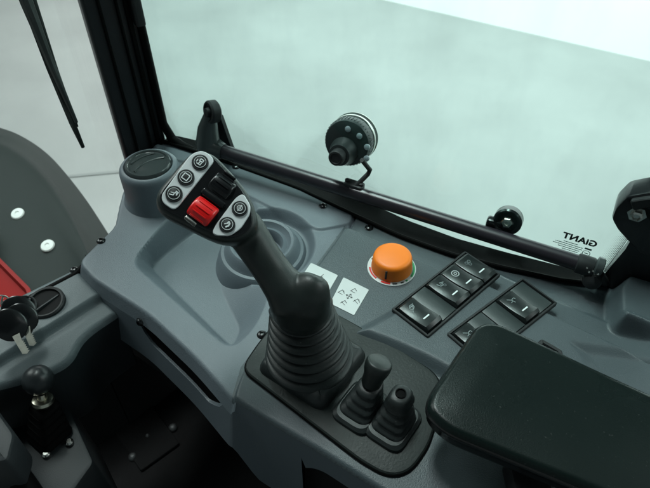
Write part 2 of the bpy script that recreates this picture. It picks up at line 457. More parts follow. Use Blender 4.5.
# return wall of the arched recess
e_ = [Vector(up_bot[kd]), Vector(lo_bot[kd - 1])]
g.rings([[e_[0], e_[1]], [e_[0] + Vector((.0, .09, 0)), e_[1] + Vector((.0, .09, 0))]], False, False, closed=False)
g.obj('side_panel', 'console', console, 50)
# near-black sheet added to give the shade inside the openings
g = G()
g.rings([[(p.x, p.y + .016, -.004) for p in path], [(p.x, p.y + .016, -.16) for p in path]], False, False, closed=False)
g.obj('slot_shade_sheet', 'pit', console)

# vent tower and cap
tc = P(148, 164, .052)
g = G().lathe(Vector((tc.x, tc.y, 0)), ZUP, [(.0440, -.010), (.0415, -.002), (.0390, .003), (.0372, .010), (.0362, .020), (.0362, .043), (.0352, .048), (.0325, .051), (.0300, .0515), (.0288, .050), (.0284, .046), (.001, .046)], 72, False, False)
g.obj('vent_tower', 'console', console, 40)
g = G().lathe(Vector((tc.x, tc.y, .046)), ZUP, [(.0280, 0), (.0280, .0065), (.0265, .0085), (.0245, .0085), (.0236, .0068), (.022, .0066), (.012, .0075), (.002, .0080)], 60)
vc = g.obj('vent_cap', 'cap', console, 40)
g = G()
ax = Vector((math.cos(.75), math.sin(.75), 0)); ay = Vector((-ax.y, ax.x, 0)); o = Vector((tc.x, tc.y, .0535))
for off, bw_, hw in ((-.004, .006, .0205), (.012, .003, .016)):
    pts = [o + ax * (hw * t) + ay * (off + bw_ * (1 - t * t)) for t in [k / 8 for k in range(-8, 9)]]
    g.tube(pts, .0012, 8)
g.obj('vent_flap', 'cap', vc)
# cup holder
g = G().lathe(Vector((cupc.x, cupc.y, 0)), ZUP, [(.0590, -.036), (.0548, -.022), (.0515, -.0125), (.0490, -.009), (.0455, -.0085), (.0425, -.004), (.0400, .003), (.0375, .0052), (.0345, .0045), (.0325, .001), (.0300, -.0015), (.0275, -.0005), (.0255, .0005), (.0238, -.002), (.0225, -.010), (.0215, -.040), (.001, -.041)], 72, False, False)
g.obj('cup_holder', 'console', console, 40)
for u, v, z in ((236, 167, .003), (323, 206, .003), (369, 228, .000), (101, 241, 0), (262, 335, .012), (164, 150, 0)):
    screw(console, P(u, v, z), ZUP)
screw(console, P(140, 322, -.012), Vector((-.5, -.8, .3)), .004)

# rubber mat with raised seats
rd = (P(390, 472, .012) - P(245, 375, .012)); rd.z = 0; rd.normalize(); rq = Vector((-rd.y, rd.x, 0))
mp = roundp(pxs([(242, 371), (262, 340), (300, 300), (340, 318), (400, 352), (437, 376), (443, 398), (428, 447), (410, 473), (388, 478), (360, 462)], .012), [.012, .02, .02, .01, .02, .014, .01, .01, .012, .012, .01], 5)
rmat = thing('rubber_mat', P(330, 400, .012), 'dark rubber cover plate under the joystick bellows and small levers', 'rubber mat')
G().prism(mp, ZUP, [(0, 0), (0, .003), (.0012, .0042), (.004, .0046)]).obj('plate', 'mat', rmat, 30)
# thin groove lip around the mat
lip = [p + ZUP * .0012 for p in mp] + [mp[0] + ZUP * .0012]
G().tube(lip, .0014, 6).obj('edge_lip', 'rubber', rmat)

# ================================================================== JOYSTICK
MZ = .0166
bc = P(313, 362, MZ); bt = P(301, 306, .067)
joy = thing('joystick', bc, 'black joystick with silver button plates and a red roller above ribbed bellows', 'joystick')
sq = [bc + rd * (a * .039) + rq * (b * .039) for a, b in ((-1, -1), (1, -1), (1, 1), (-1, 1))]
G().prism(roundp(sq, .012, 6), ZUP, [(0, -.001), (.001, .004), (.003, .009), (.006, .0115), (.010, .0125)]).obj('bellows_base', 'boot', joy)
g = G(); R = []; nr = 7; seg = 56
bs = P(310, 356, MZ + .010)
for i in range(nr):
    for k, (dr, dz) in enumerate(((-.0040, 0.0), (-.0012, .16), (.0, .36), (-.0003, .56), (-.0016, .72), (-.0040, .84))):
        t = (i + dz) / nr
        c = bs.lerp(bt, t); rad = .0425 + (.0290 - .0425) * (t ** .9) + dr
        R.append([c + Vector((math.cos(2 * math.pi * q / seg), math.sin(2 * math.pi * q / seg), 0)) * rad for q in range(seg)])
g.rings(R); bel = g.obj('bellows', 'boot', joy, 60)

# head plane
hn = (BACK + RIGHT * .16 + UP * .22).normalized()
ho = D(206, 196, .470)
def H(u, v, lift=0.0):
    return PP(u, v, ho, hn) + hn * lift
hx = (H(201, 163) - H(174, 196)).normalized(); hy = hn.cross(hx)     # hx along button row, hy to upper left
head_px = [(155, 200), (158, 189), (188, 154), (199, 149.5), (213, 152.5), (231, 171), (246, 189), (255, 207), (258, 225), (250, 236), (238, 241), (222, 241), (205, 234), (160, 211)]
hp = roundp([H(u, v) for u, v in head_px], .006, 4)
# body: head block + neck loft + hand rest, welded by voxel remesh
g = G()
g.prism(hp, hn, [(.010, -.034), (.004, -.031), (.0005, -.022), (-.001, -.010), (-.0004, -.004), (.0010, -.0012), (.003, 0)])
def loft(secs, seg=28):
    R = []; n = len(secs)
    for i, (c, a, b, wdir) in enumerate(secs):
        t = (secs[min(i + 1, n - 1)][0] - secs[max(i - 1, 0)][0]).normalized()
        e = (wdir - t * wdir.dot(t)).normalized(); f = t.cross(e)
        R.append([c + e * (a * math.cos(2 * math.pi * k / seg)) + f * (b * math.sin(2 * math.pi * k / seg)) for k in range(seg)])
    return R
def W(px, depth): return px * depth / 600
wd_ = (RIGHT * .8 + UP * .55).normalized()
def dd(px, dep): return px * dep / 600
wn_ = (RIGHT * .75 + UP * .66).normalized()
secs = [(D(236, 218, .498), .014, .010, wn_), (D(243, 228, .494), .0175, .0135, wn_), (D(248, 234.5, .493), dd(20, .493), .0150, wn_), (D(260, 253, .494), dd(19, .494), .0155, wn_),
        (D(273, 272, .496), dd(19, .496), .0165, wn_), (D(284, 287, .496), dd(21, .496), .0185, (RIGHT * .9 + UP * .45).normalized()), (D(291, 297, .499), dd(25, .499), .0215, (RIGHT * .97 + UP * .2).normalized()), (D(297, 304, .506), dd(28.5, .506), .024, RIGHT), (bt + Vector((0, 0, .000)), .0275, .026, RIGHT), (bt + Vector((0, 0, -.012)), .0265, .026, RIGHT)]
g.rings(loft(secs))
secs = [(D(315.5, 274.5, .4905), dd(8, .49), .0045, RIGHT), (D(315.0, 275.8, .4905), dd(12, .49), .0080, RIGHT), (D(314.0, 278.5, .4905), dd(15.5, .49), .0115, RIGHT), (D(312.5, 283, .4915), dd(18.5, .49), .0145, RIGHT),
        (D(309.5, 291, .494), dd(22.5, .494), .0175, RIGHT), (D(307, 298, .498), dd(25.5, .498), .0205, RIGHT), (D(303, 304, .505), dd(29, .505), .0240, RIGHT), (bt + Vector((0, 0, -.006)), .0275, .026, RIGHT)]
g.rings(loft(secs))
grip = g.obj('grip', 'grip', joy)
md = grip.modifiers.new('r', 'REMESH'); md.mode = 'VOXEL'; md.voxel_size = .0010
md = grip.modifiers.new('s', 'SMOOTH'); md.factor = .6; md.iterations = 45
dg = bpy.context.evaluated_depsgraph_get(); dg.update()
nm = bpy.data.meshes.new_from_object(grip.evaluated_get(dg)); grip.modifiers.clear(); grip.data = nm
for p in nm.polygons: p.use_smooth = True
# top collar of bellows
G().lathe(bt + ZUP * -.003, (bt - bs).normalized(), [(.0280, -.003), (.0300, 0), (.0302, .003), (.0290, .0048), (.024, .0052)], 48).obj('bellows_collar', 'boot', joy)
# glossy bezel on the face
G().prism(roundp([H(u, v) for u, v in [(159, 199), (161, 191), (189, 157), (199, 152), (211, 155), (228, 173), (243, 191), (252, 208), (253, 224), (246, 233), (236, 237.5), (223, 238), (207, 231), (163, 209)]], .006, 4), hn, [(0, -.003), (0, .0004), (.0010, .0012)]).obj('bezel', 'gloss', joy)
left_plate = [(161.5, 196), (189, 157.5), (195, 153), (203, 151.5), (211, 156), (214.5, 162), (178, 208), (173, 210.5), (163, 203.5)]
right_plate = [(212, 233), (216, 225), (236, 198), (243, 194), (250.5, 206), (250, 215), (241, 229), (230, 236.5), (216, 236)]
for pl in (left_plate, right_plate):
    G().prism(roundp([H(u, v) for u, v in pl], .003, 4), hn, [(0, 0), (0, .0016), (.0005, .0021)]).obj('silver_plate', 'silver', joy)
def button(u, v, r, icon):
    c = H(u, v, .0018)
    b = G().lathe(c, hn, [(r, -.001), (r, .0010), (r * .93, .0018), (r * .84, .0018), (r * .78, .0010), (r * .72, .0018), (r * .5, .0026), (0.0001, .0028)], 32)
    bo = b.obj('button', 'black', joy, 40)
    k = G(); o = c + hn * .00265
    k2 = circ(r * .70, 24)
    k.stroke(c + hn * .0021, hx, hy, hn, k2, .00032, True, .0004)
    q = r * .36
    if icon == 'square':
        k.stroke(o, hx, hy, hn, [(-q, -q), (q, -q), (q, q), (-q, q)], .0007, True)
    elif icon == 'tank':
        k.stroke(o, hx, hy, hn, [(-q, q * .6), (-q, -q * .7), (-q * .2, -q * .7)], .0007)
        k.stroke(o, hx, hy, hn, [(-q, 0), (0, 0)], .0007); k.stroke(o, hx, hy, hn, [(-q * .6, q), (q * .1, q)], .0006)
        k.stroke(o, hx, hy, hn, [(q * .2, -q * .8), (q, -q * .8), (q, q * .3), (q * .2, q * .3)], .0007, True)
    elif icon == 'bucket':
        k.stroke(o, hx, hy, hn, [(-q, q), (-q * .6, -q * .2), (q * .3, -q * .1)], .0007)
        k.stroke(o, hx, hy, hn, [(-q * .2, q), (q * .1, q * .2)], .0006)
        k.stroke(o, hx, hy, hn, [(0, -q), (q, -q), (q, -q * .2)], .0009); k.stroke(o, hx, hy, hn, [(q * .5, -q * .2), (q * .5, -q * .9)], .0008)
    elif icon == 'rings':
        k.stroke(o, hx, hy, hn, circ(q * .9, 16), .0005, True); k.stroke(o, hx, hy, hn, circ(q * .35, 10), .0006, True)
        k.stroke(o, hx, hy, hn, [(-q * 1.2, 0), (-q * .6, 0)], .0006); k.stroke(o, hx, hy, hn, [(q * 1.2, 0), (q * .6, 0)], .0006)
    else:
        k.stroke(o, hx, hy, hn, [(-q, -q * .2), (-q * .3, -q * .7), (q * .6, -q * .6), (q, 0), (q * .3, q * .1)], .0012)
        k.stroke(o, hx, hy, hn, [(-q * .4, q * .8), (q * .2, q * .2)], .0008)
    k.obj('icon', 'print_white', bo)
rb = W(8.4, .47)
for u, v, ic in ((200.3, 163.5, 'tank'), (186.2, 178.5, 'square'), (174.3, 195, 'bucket')): button(u, v, rb, ic)
for u, v, ic in ((239.7, 209.5, 'rings'), (227.2, 225.5, 'horn')): button(u, v, rb * .95, ic)
# rollers: axis across the channel
bx = (H(233, 222) - H(192, 192)).normalized(); bx = (bx - hn * bx.dot(hn)).normalized(); by = hn.cross(bx)
def roller(u, v, r, half, m, name, sink):
    c = H(u, v, -sink)
    o = G().lathe(c - bx * half, bx, [(r * .86, 0), (r * .97, half * .08), (r, half * .18), (r, half * 1.82), (r * .97, half * 1.92), (r * .86, half * 2)], 40).obj(name, m, joy, 40)
    k = G()
    for i in range(-3, 4):
        a = i * .42
        d = (hn * math.cos(a) + by * math.sin(a)); k.box(c + d * (r + .0002), bx, d.cross(bx), d, half * 1.3, .0011, .0008, .0002)
    k.obj('grip_rib', m, o)
    return o
roller(203, 211.5, .0105, W(12.5, .47), 'red', 'red_roller', .0045)
roller(222, 186.5, .0105, W(12, .47), 'gloss', 'black_roller', .0060)
g = G(); c = H(213, 199, .0015); g.box(c, bx, by, hn, W(27, .47), .0055, .004, .001); g.obj('channel_bridge', 'gloss', joy)
g = G(); c = H(190.5, 221.5, .0008); g.box(c, (H(200, 228) - H(185, 216)), by, hn, .011, .0035, .003, .001); g.obj('chrome_trim', 'chrome', joy)
g = G(); c = H(230, 176, .0012); g.box(c, bx, by, hn, W(14, .47), .002, .002, .0006); g.obj('channel_end', 'gloss', joy)

# ================================================================== SMALL LEVERS
def lever(base_uv, top_uv, ztop, label, knob):
    b0 = P(*base_uv, MZ); t0 = P(*top_uv, ztop)
    t = thing('small_lever' if knob else 'lever_boot', b0, label, 'lever' if knob else 'lever boot')
    g = G(); sq = lambda c, a, b_, r: roundp([c + rd * (x * a) + rq * (y * b_) for x, y in ((-1, -1), (1, -1), (1, 1), (-1, 1))], r, 6)
    g.rings([sq(b0 + ZUP * z, .0195 - i, .024 - i, .011) for z, i in ((-.001, 0), (.003, .0006), (.0055, .003))])
    g.obj('boot_base', 'boot', t)
    g = G(); R = []
    ht = (t0.z - b0.z) * (.52 if knob else .82)
    tt = b0.lerp(t0, .55 if knob else .85)
    s0 = b0 + ZUP * .004
    nn = 4
    for i in range(nn):
        for dr, dz in ((-.0018, 0), (0, .3), (-.0001, .6), (-.0018, .85)):
            q = (i + dz) / nn; R.append(sq(s0.lerp(tt, q), .0165 - .0065 * q + dr, .0185 - .0075 * q + dr, .011))
    g.rings(R); g.obj('bellows', 'boot', t, 60)
    if knob:
        ax = (t0 - tt).normalized(); L = (t0 - tt).length
        G().lathe(tt, ax, [(.0080, -.002), (.0088, .0), (.0094, L * .35), (.0112, L * .6), (.0117, L * .75), (.0117, L * .9), (.0109, L * .97), (.0095, L), (.0001, L)], 36).obj('knob', 'grip', t, 40)
    else:
        ax = (ZUP + (t0 - tt).normalized() * .3).normalized()
        G().rings([sq(tt + ZUP * z, .0095 - i, .0115 - i, .009) for z, i in ((-.003, -.0015), (.003, 0), (.006, .0003), (.0083, .0016), (.0093, .0034))]).obj('boot_top', 'boot', t)
        G().lathe(tt + ZUP * .0094, ZUP, [(.0048, 0), (.0048, .0012), (.0038, .0014), (.0030, -.003), (.0001, -.003)], 20).obj('socket', 'rubber', t)
lever((361, 408), (380, 361), .068, 'short black lever with a round flat topped knob beside the bellows', True)
lever((393, 424), (401, 395), .050, 'rubber boot with a small socket and no knob, nearest the armrest', False)

# ================================================================== ORANGE KNOB
kc = P(391.5, 268, .012)
kn = thing('rotary_knob', kc, 'bright orange rotary knob on a white marked dial ring', 'knob')
G().lathe(kc, ZUP, [(.0268, 0), (.0268, .0008), (.0262, .0011), (.015, .0011)], 64).obj('dial', 'white', kn)
def ring_seg(a0, a1, r0, r1, m, nm='dial_mark'):
    k = 10; pts = [(kc + Vector((math.cos(math.radians(a)), math.sin(math.radians(a)), 0)) * r1 + ZUP * .0012) for a in np.linspace(a0, a1, k)]
    pts += [(kc + Vector((math.cos(math.radians(a)), math.sin(math.radians(a)), 0)) * r0 + ZUP * .0012) for a in np.linspace(a1, a0, k)]
    G().prism(pts, ZUP, [(0, 0), (0, .0003)]).obj(nm, m, kn)
ring_seg(238, 262, .0232, .0256, 'print_red'); ring_seg(180, 222, .0232, .0250, 'print_red')
ring_seg(325, 385, .0236, .0258, 'print_green'); ring_seg(268, 280, .0236, .0254, 'print_dark'); ring_seg(290, 298, .0236, .0254, 'print_dark'); ring_seg(304, 310, .0236, .0254, 'print_green')
ring_seg(120, 150, .0240, .0250, 'print_dark')
G().lathe(kc + ZUP * .0012, ZUP, [(.0222, 0), (.0226, .0006), (.0225, .003), (.0214, .0145), (.0207, .0172), (.0190, .0189), (.016, .0195), (.0001, .0198)], 64).obj('knob_cap', 'orange', kn, 40)
pa = math.radians(248); pd = Vector((math.cos(pa), math.sin(pa), 0))
c = kc + pd * .0221 + ZUP * .0105
G().box(c, Vector((-pd.y, pd.x, 0)), (ZUP - pd * .11), (pd + ZUP * .11), .0022, .0115, .0010, .0003).obj('pointer', 'print_dark', kn)

# ================================================================== STICKERS
def sticker(px, label, glyph):
    z = .0123
    p = roundp(pxs(px, z), .0015, 3)
    s_ = thing('sticker', sum(pxs(px, z), Vector()) / 4, label, 'sticker')
    G().prism(p, ZUP, [(0, -.0002), (0, .0004)]).obj('label_face', 'white', s_)
    c = [P(u, v, z + .0004) for u, v in px]
    o = (c[0] + c[1] + c[2] + c[3]) / 4; ex = (c[1] - c[0]); wdt = ex.length / 2; ex.normalize(); ey = ZUP.cross(ex)
    k = G(); q = wdt
    if glyph:
        for a in range(4):
            an = a * math.pi / 2; dx, dy = math.cos(an), math.sin(an)
            T = lambda x, y: (dx * x - dy * y, dy * x + dx * y)
            k.stroke(o, ex, ey, ZUP, [T(0, 0), T(.20 * q, 0)], .0006)
            k.stroke(o, ex, ey, ZUP, [T(.14 * q, .08 * q), T(.24 * q, 0), T(.14 * q, -.08 * q)], .0005)
        for cx_, cy_, t in ((0, .62, 0), (0, -.62, 1), (-.62, .05, 2), (.62, -.05, 3)):
            b = Vector((cx_ * q, cy_ * q)); u_ = q * .17
            k.stroke(o, ex, ey, ZUP, [(b.x - u_, b.y - u_), (b.x - u_ * .2, b.y + u_), (b.x + u_, b.y + u_ * .2)], .0006)
            k.stroke(o, ex, ey, ZUP, [(b.x - u_, b.y - u_ * (.2 if t % 2 else 1)), (b.x + u_, b.y - u_)], .0005)
            if t > 1: k.stroke(o, ex, ey, ZUP, [(b.x + u_ * .4, b.y + u_), (b.x + u_ * 1.3, b.y - u_ * .2)], .0005)
    else:
        k.stroke(o, ex, ey, ZUP, [(-.2 * q, 0), (.2 * q, .1 * q)], .0006); k.stroke(o, ex, ey, ZUP, [(0, -.3 * q), (.1 * q, .3 * q)], .0006)
    k.obj('symbol', 'print_dark', s_)
sticker([(343.5, 277.5), (369, 290), (354, 315.5), (330, 303.5)], 'white square sticker with four arrows and bucket symbols beside the joystick', True)
sticker([(311, 263), (338, 275.5), (329, 291), (300, 279)], 'white sticker half hidden behind the joystick hand rest', False)

# ================================================================== SWITCH PANELS
def switch_panel(corners, z, slots, label, offs=None):
    """corners px: left, bottom, right, top ; slots run from left/bottom side to right/top side"""
    c = [P(u, v, z) for u, v in corners]
    o = (c[0] + c[1] + c[2] + c[3]) / 4; o.z = ZL
    L_ = ((c[2] - c[1]).length + (c[3] - c[0]).length) / 2; Wd = ((c[1] - c[0]).length + (c[2] - c[3]).length) / 2
    ex = (c[2] - c[1] + c[3] - c[0]).normalized(); ey = ZUP.cross(ex)        # ey to upper left
    t = thing('switch_panel', o, label, 'switch panel')
    fr = [o + ex * (a * L_ / 2) + ey * (b * Wd / 2) for a, b in ((-1, -1), (1, -1), (1, 1), (-1, 1))]
    G().prism(roundp(fr, .002, 3), ZUP, [(0, -.002), (0, .0015), (.0006, .0022), (.0022, .0022), (.0026, .0010), (.003, -.003)]).obj('frame', 'black', t, 30)
    n = len(slots); sw = (L_ - .007) / n
    for i, kd_ in enumerate(slots):
        cx = -L_ / 2 + .0035 + sw * (i + .5); hw = sw / 2 - .0005; hl = Wd / 2 - .0034
        # profile along ey
        K = 12; R = []
        for j in range(K + 1):
            y = -1 + 2 * j / K
            if kd_ is None: zz = .0016
            else:
                zz = .0052 + .0026 * (-y) * .6 + .0022 * (y * y) - (.0035 if abs(y) > .95 else 0)
            ctr = o + ex * cx + ey * (y * hl)
            b = .0011
            R.append([ctr + ex * -hw + ZUP * -.002, ctr + ex * -hw + ZUP * (zz - b), ctr + ex * (-hw + b * .3) + ZUP * (zz - b * .3), ctr + ex * (-hw + b) + ZUP * zz,
                      ctr + ex * (hw - b) + ZUP * zz, ctr + ex * (hw - b * .3) + ZUP * (zz - b * .3), ctr + ex * hw + ZUP * (zz - b), ctr + ex * hw + ZUP * -.002])
        r_ = G().rings(R).obj('rocker_switch' if kd_ else 'blank_cover', 'gloss' if kd_ else 'dark' if kd_ is None else 'gloss', t, 40)
        r_.data.materials[0] = M['switch'] if kd_ else M['blank']
        if kd_ is None: continue
        def zt(y): return .0052 + .0026 * (-y) * .6 + .0022 * y * y
        ib = o + ex * cx + ey * (-.42 * hl) + ZUP * (zt(-.42) + .0003); sl = Vector(ey) - ZUP * .05
        G().stroke(ib, ex, sl.normalized(), ZUP, [(-hw * .34, 0), (hw * .34, 0)], .0015, h=.0003).obj('indicator', 'print_white', r_)
        k = G(); io = o + ex * cx + ey * (.42 * hl) + ZUP * (zt(.42) + .0002); q = hw * .36; n_ = ZUP
        if kd_ == 'leaf':
            k.stroke(io, ex, ey, n_, [(-q, -q), (q, q)], .0006); k.stroke(io, ex, ey, n_, [(-q * .9, q * .2), (-q * .2, q * 1.0), (q * .8, q * .9), (q * .5, 0), (-q * .4, -q * .5)], .0007, True)
            k.stroke(io, ex, ey, n_, [(-q * .3, q * .5), (q * .3, q * .5)], .0012)
        elif kd_ == 'beacon':
            for a in range(3):
                an = a * 2.094 + .5; k.stroke(io, ex, ey, n_, circ(q * .42, 10, cx=q * .6 * math.cos(an), cy=q * .6 * math.sin(an)), .0009, True)
        elif kd_ == 'circle':
            k.stroke(io, ex, ey, n_, circ(q * 1.0, 18), .0009, True); k.stroke(io, ex, ey, n_, circ(q * .4, 10), .0007, True)
        elif kd_ == 'seat':
            k.stroke(io, ex, ey, n_, [(-q, q * .8), (-q * .6, -q * .3), (q * .4, -q * .3)], .0009); k.stroke(io, ex, ey, n_, circ(q * .35, 10, cx=q * .5, cy=-q * .7), .0008, True)
            k.stroke(io, ex, ey, n_, [(0, q * .7), (q, q * .3)], .0008); k.stroke(io, ex, ey, n_, [(-q * .2, q * .2), (q * .6, q * .1)], .0007)
        else:
            k.stroke(io, ex, ey, n_, [(-q, q * .9), (-q * .1, q * .1), (q * .2, -q)], .0007); k.stroke(io, ex, ey, n_, [(-q * .1, q * .1), (q, q * .3), (q * 1.1, -q * .2)], .0007); k.stroke(io, ex, ey, n_, [(-q * .8, -q * .5), (-q * .2, -q * .4)], .0006)
        k.obj('icon', 'print_pale' if kd_ != 'circle' else 'print_white', r_)
M['switch'] = mat("black_switch_plastic", (.012, .016, .016), .30, bump=.1, var=.1)
M['blank'] = mat("dark_blank_plastic", (.030, .040, .040), .42, bump=.15, var=.1)
ZL = .0222
switch_panel([(393, 308.5), (426, 338.5), (499, 276.5), (467, 249.5)], .0235, ['leaf', None, 'seat', 'circle', 'beacon'], 'switch panel of four black rockers and one blank, nearest the orange knob')
switch_panel([(447, 334), (481, 364), (557, 304), (523, 277)], .0235, ['axes', None, None, 'axes', None], 'switch panel with flat blanks and raised rockers, partly under the armrest')
g = [(532, 343), (560, 372), (620, 330), (541, 337)]
c = P(552, 352, ZL)
t = thing('socket_panel', c, 'small black panel corner showing from behind the armrest edge', 'panel')
G().prism(roundp(pxs([(533, 348), (541, 340), (562, 352), (560, 375)], ZL), .003, 3), ZUP, [(0, -.001), (0, .002), (.001, .003), (.004, .003), (.005, .001)]).obj('frame', 'black', t)

# ================================================================== SIDE WINDOW
def onG(u, v, off=0.): return PP(u, v, gA + gn * off, gn) if False else PP(u, v, gA, gn) + gn * off
side = thing('side_window', (gA + gB) / 2, 'green tinted side window pane with mirrored printed maker mark in its lower corner', 'window')
corner = onG(602, 283); cr = onG(652, 203)
gout = -gn
pt_ = [-.06] + [k / 24 for k in range(25)] + [1.12, 1.3]
lo_ = [gpt(t_, -.006) - gn * gw(t_) for t_ in pt_]; hi_ = [gpt(t_, .85) - gn * gw(t_) for t_ in pt_]
G().rings([lo_, hi_, [p - gn * .005 for p in hi_], [p - gn * .005 for p in lo_], lo_], False, False, closed=False).obj('glass_pane', 'sideglass', side)
# gasket
g = G()
gpts = [gpt(i / 40) for i in range(41)]
g.rings([[p + gn * .003 + ZUP * -.008, p + gn * .0040 + ZUP * .002, p + gn * .002 + ZUP * .004, p - gn * (gw(i / 40) - .002) + ZUP * .002, p - gn * (gw(i / 40) + .007) + ZUP * .004, p - gn * (gw(i / 40) + .008) + ZUP * -.03] for i, p in enumerate(gpts)])
g.tube([p + gn * .0045 + ZUP * .004 for p in gpts], .0024, 8)
g.obj('gasket', 'rubber', side, 40)
# black printed border on the right going up
fp = [onG(u, v) for u, v in ((597, 286), (604, 272), (626, 246), (640, 222), (660, 190), (700, 190), (700, 300))]
G().prism([p + gn * .0045 for p in fp], gn, [(0, -.010), (0, .001)]).obj('black_border', 'gloss', side)
# dot print along the border
dm = G(); e1 = (onG(604, 272) - onG(638, 225)); L_ = e1.length; e1.normalize(); e2 = gn.cross(e1)
if e2.dot(onG(590, 240) - onG(604, 272)) < 0: e2 = -e2
for row in range(9):
    for k in range(int(L_ / .0017)):
        s0 = k * .0017 + (row % 2) * .00085
        r_ = .00075 * (1 - row / 9.5) * (1 if s0 < L_ else 0)
        base = onG(638, 225) + e1 * s0 + e2 * (.0003 + row * .00145) + gn * .0002
        # border bends between the two ends
        base += e2 * (.0 + .004 * math.sin(math.pi * s0 / L_) * 0)
        dm.add([base + (gd * math.cos(a) + ZUP * math.sin(a)) * r_ for a in (0, 1.047, 2.094, 3.1416, 4.19, 5.236)], [(0, 1, 2, 3, 4, 5)])
dm.obj('dot_print', 'rubber', side)
# mirrored text
def text_mesh(body, size, o, ex, ey, n, name, m, parent, bold=0.0, shear=0., space=1.):
    cu = bpy.data.curves.new(name, 'FONT'); cu.body = body; cu.size = size; cu.offset = bold; cu.shear = shear; cu.space_character = space; cu.extrude = 0
    cu.resolution_u = 3
    to = bpy.data.objects.new(name, cu); COL.objects.link(to); dg = bpy.context.evaluated_depsgraph_get(); dg.update()
    me = bpy.data.meshes.new_from_object(to.evaluated_get(dg)); bpy.data.objects.remove(to)
    g = G(); g.add([o + ex * v.co.x + ey * v.co.y + n * .0003 for v in me.vertices], [tuple(p.vertices) for p in me.polygons])
    bpy.data.meshes.remove(me)
    return g.obj(name, m, parent)
to = onG(596.5, 245.0)
tl = onG(564.5, 237)
wd2 = (to - tl).length
to = to + gn * (gbow(to) - gw((to - gA).dot(gd) / (gB - gA).length) + .0008)
ex = -gd
lg = text_mesh("GiANT", .0112, to, ex, ZUP, gn, 'maker_mark', 'print_dark', side, bold=.0005, space=1.06)
xs = [v.co.x * 1 for v in lg.data.vertices]
for i, (s_, ln) in enumerate((("SAFETY GLASS", .030), ("LAMINATED", .036), ("E 43R-00", .036), ("AS2 M60", .034), ("DOT 18", .022))):
    text_mesh(s_, .0036, to + ZUP * (-.0062 - .0044 * i) + ex * (.012 if i else .014), ex, ZUP, gn, 'small_print', 'dark_small', side) if False else None
M['small'] = mat("grey_green_print", (.10, .16, .15), .6)
for i, (a0, a1) in enumerate(((.018, .032), (.012, .040), (.012, .042), (.014, .036), (.015, .031), (.020, .030))):
    # small illegible lines of print, as broken strokes
    k = G(); x = a0; rr = random.Random(i)
    while x < a1:
        w_ = rr.uniform(.0010, .0032)
        k.stroke(to + ZUP * (-.0040 - .0027 * i) + gn * .0003, ex, ZUP, gn, [(x, 0), (min(x + w_, a1), 0)], .0009); x += w_ + .0010
    k.obj('small_print', 'small', side)
k = G(); k.stroke(to + ZUP * -.012 + gn * .0003, ex, ZUP, gn, circ(.0038, 18, cx=.0065), .0007, True)
k.stroke(to + ZUP * -.012 + gn * .0003, ex, ZUP, gn, [(.0050, 0), (.0082, 0)], .0009); k.stroke(to + ZUP * -.0055 + gn * .0003, ex, ZUP, gn, [(.0035, 0), (.0090, 0)], .0022)
k.obj('approval_mark', 'small', side)

# ================================================================== PILLAR
pc = P(146, 146, 0) ; pc = Vector((pc.x, pc.y, -.12))
pil = thing('pillar', pc, 'thick black cab pillar between the front and side windows', 'pillar')
pl_o = P(125, 156, 0); pr_o = P(167, 141, 0)
ed = (pr_o - pl_o); ed.z = 0; wd3 = ed.length; ed.normalize(); en = Vector((-ed.y, ed.x, 0))
base = roundp([pl_o, pr_o, pr_o + en * .05 - ed * .008, pl_o + en * .05 + ed * .008], .006, 4)
base = [Vector((p.x, p.y, -.12)) for p in base]
G().prism(base, ZUP, [(0, 0), (0, 1.1)]).obj('post', 'pillar', pil)
for f_, wd4, dp in ((.30, .004, .003), (.62, .0035, .004), (.80, .006, .004)):
    G().box(pl_o + ed * (wd3 * f_) + Vector((0, 0, .42)) - en * .0015, ed, en, ZUP, wd4, dp, .98, .001).obj('trim_ridge', 'rubber', pil)
# foot gasket sweeping from pillar to window
G().tube([pr_o + ZUP * .25, pr_o + ZUP * .03, pr_o + gd * .010 + ZUP * .008, gpt(.05) + ZUP * .002, gpt(.09)], [.005, .006, .0065, .006, .004], 12).obj('corner_gasket', 'rubber', pil)
q = PP(133, 4, pl_o, en)
G().box(q - en * .004 + ed * .002, ed, en, ZUP, .012, .012, .05, .002).obj('clip', 'black', pil)

# ================================================================== WINDSHIELD
wp = [P(-90, 350, 0), P(0, 303, 0), P(72, 266, 0), P(111, 226, 0), P(121, 191, 0), Vector((pl_o.x, pl_o.y, 0)) + en * .01]
wsd = thing('windshield', P(60, 258, 0), 'clear front window left of the pillar with the floor and mudguard behind it', 'window')
dn = []
G().rings([[p + ZUP * -.01 for p in wp], [p + ZUP * .9 for p in wp]], False, False, closed=False).obj('glass_pane', 'frontglass', wsd)
G().tube([p + ZUP * -.014 for p in wp[:3]] + [wp[2].lerp(wp[3], .3) + ZUP * -.014], .0035, 10).obj('gasket', 'rubber', wsd)

# wiper, outside the windshield
wo = wp[2]; wnrm = (wp[3] - wp[2]).cross(ZUP).normalized()
if wnrm.dot(CAM - wo) < 0: wnrm = -wnrm
oW = wo - wnrm * .035
def Wp(u, v, off=0): return PP(u, v, oW, wnrm) - wnrm * off
wip = thing('wiper', Wp(83, 147), 'black wiper blade hanging outside the front window at the top left', 'wiper')
G().tube([Wp(83, 147), Wp(72, 122), Wp(50, 66), Wp(26, 0), Wp(10, -45)], [.0022, .0036, .0046, .0052, .0052], 8).obj('blade', 'rubber', wip)
G().tube([Wp(72, 121, -.006), Wp(46, 62, -.006), Wp(22, 2, -.006), Wp(4, -45, -.006)], [.0020, .0040, .0062, .0066], 8).obj('arm', 'black', wip)
G().tube([Wp(76, 126, -.002), Wp(56, 72, -.002), Wp(33, 0, -.002), Wp(18, -45, -.002)], [.0012, .0018, .0020, .0020], 8).obj('spring_strip', 'fender', wip)

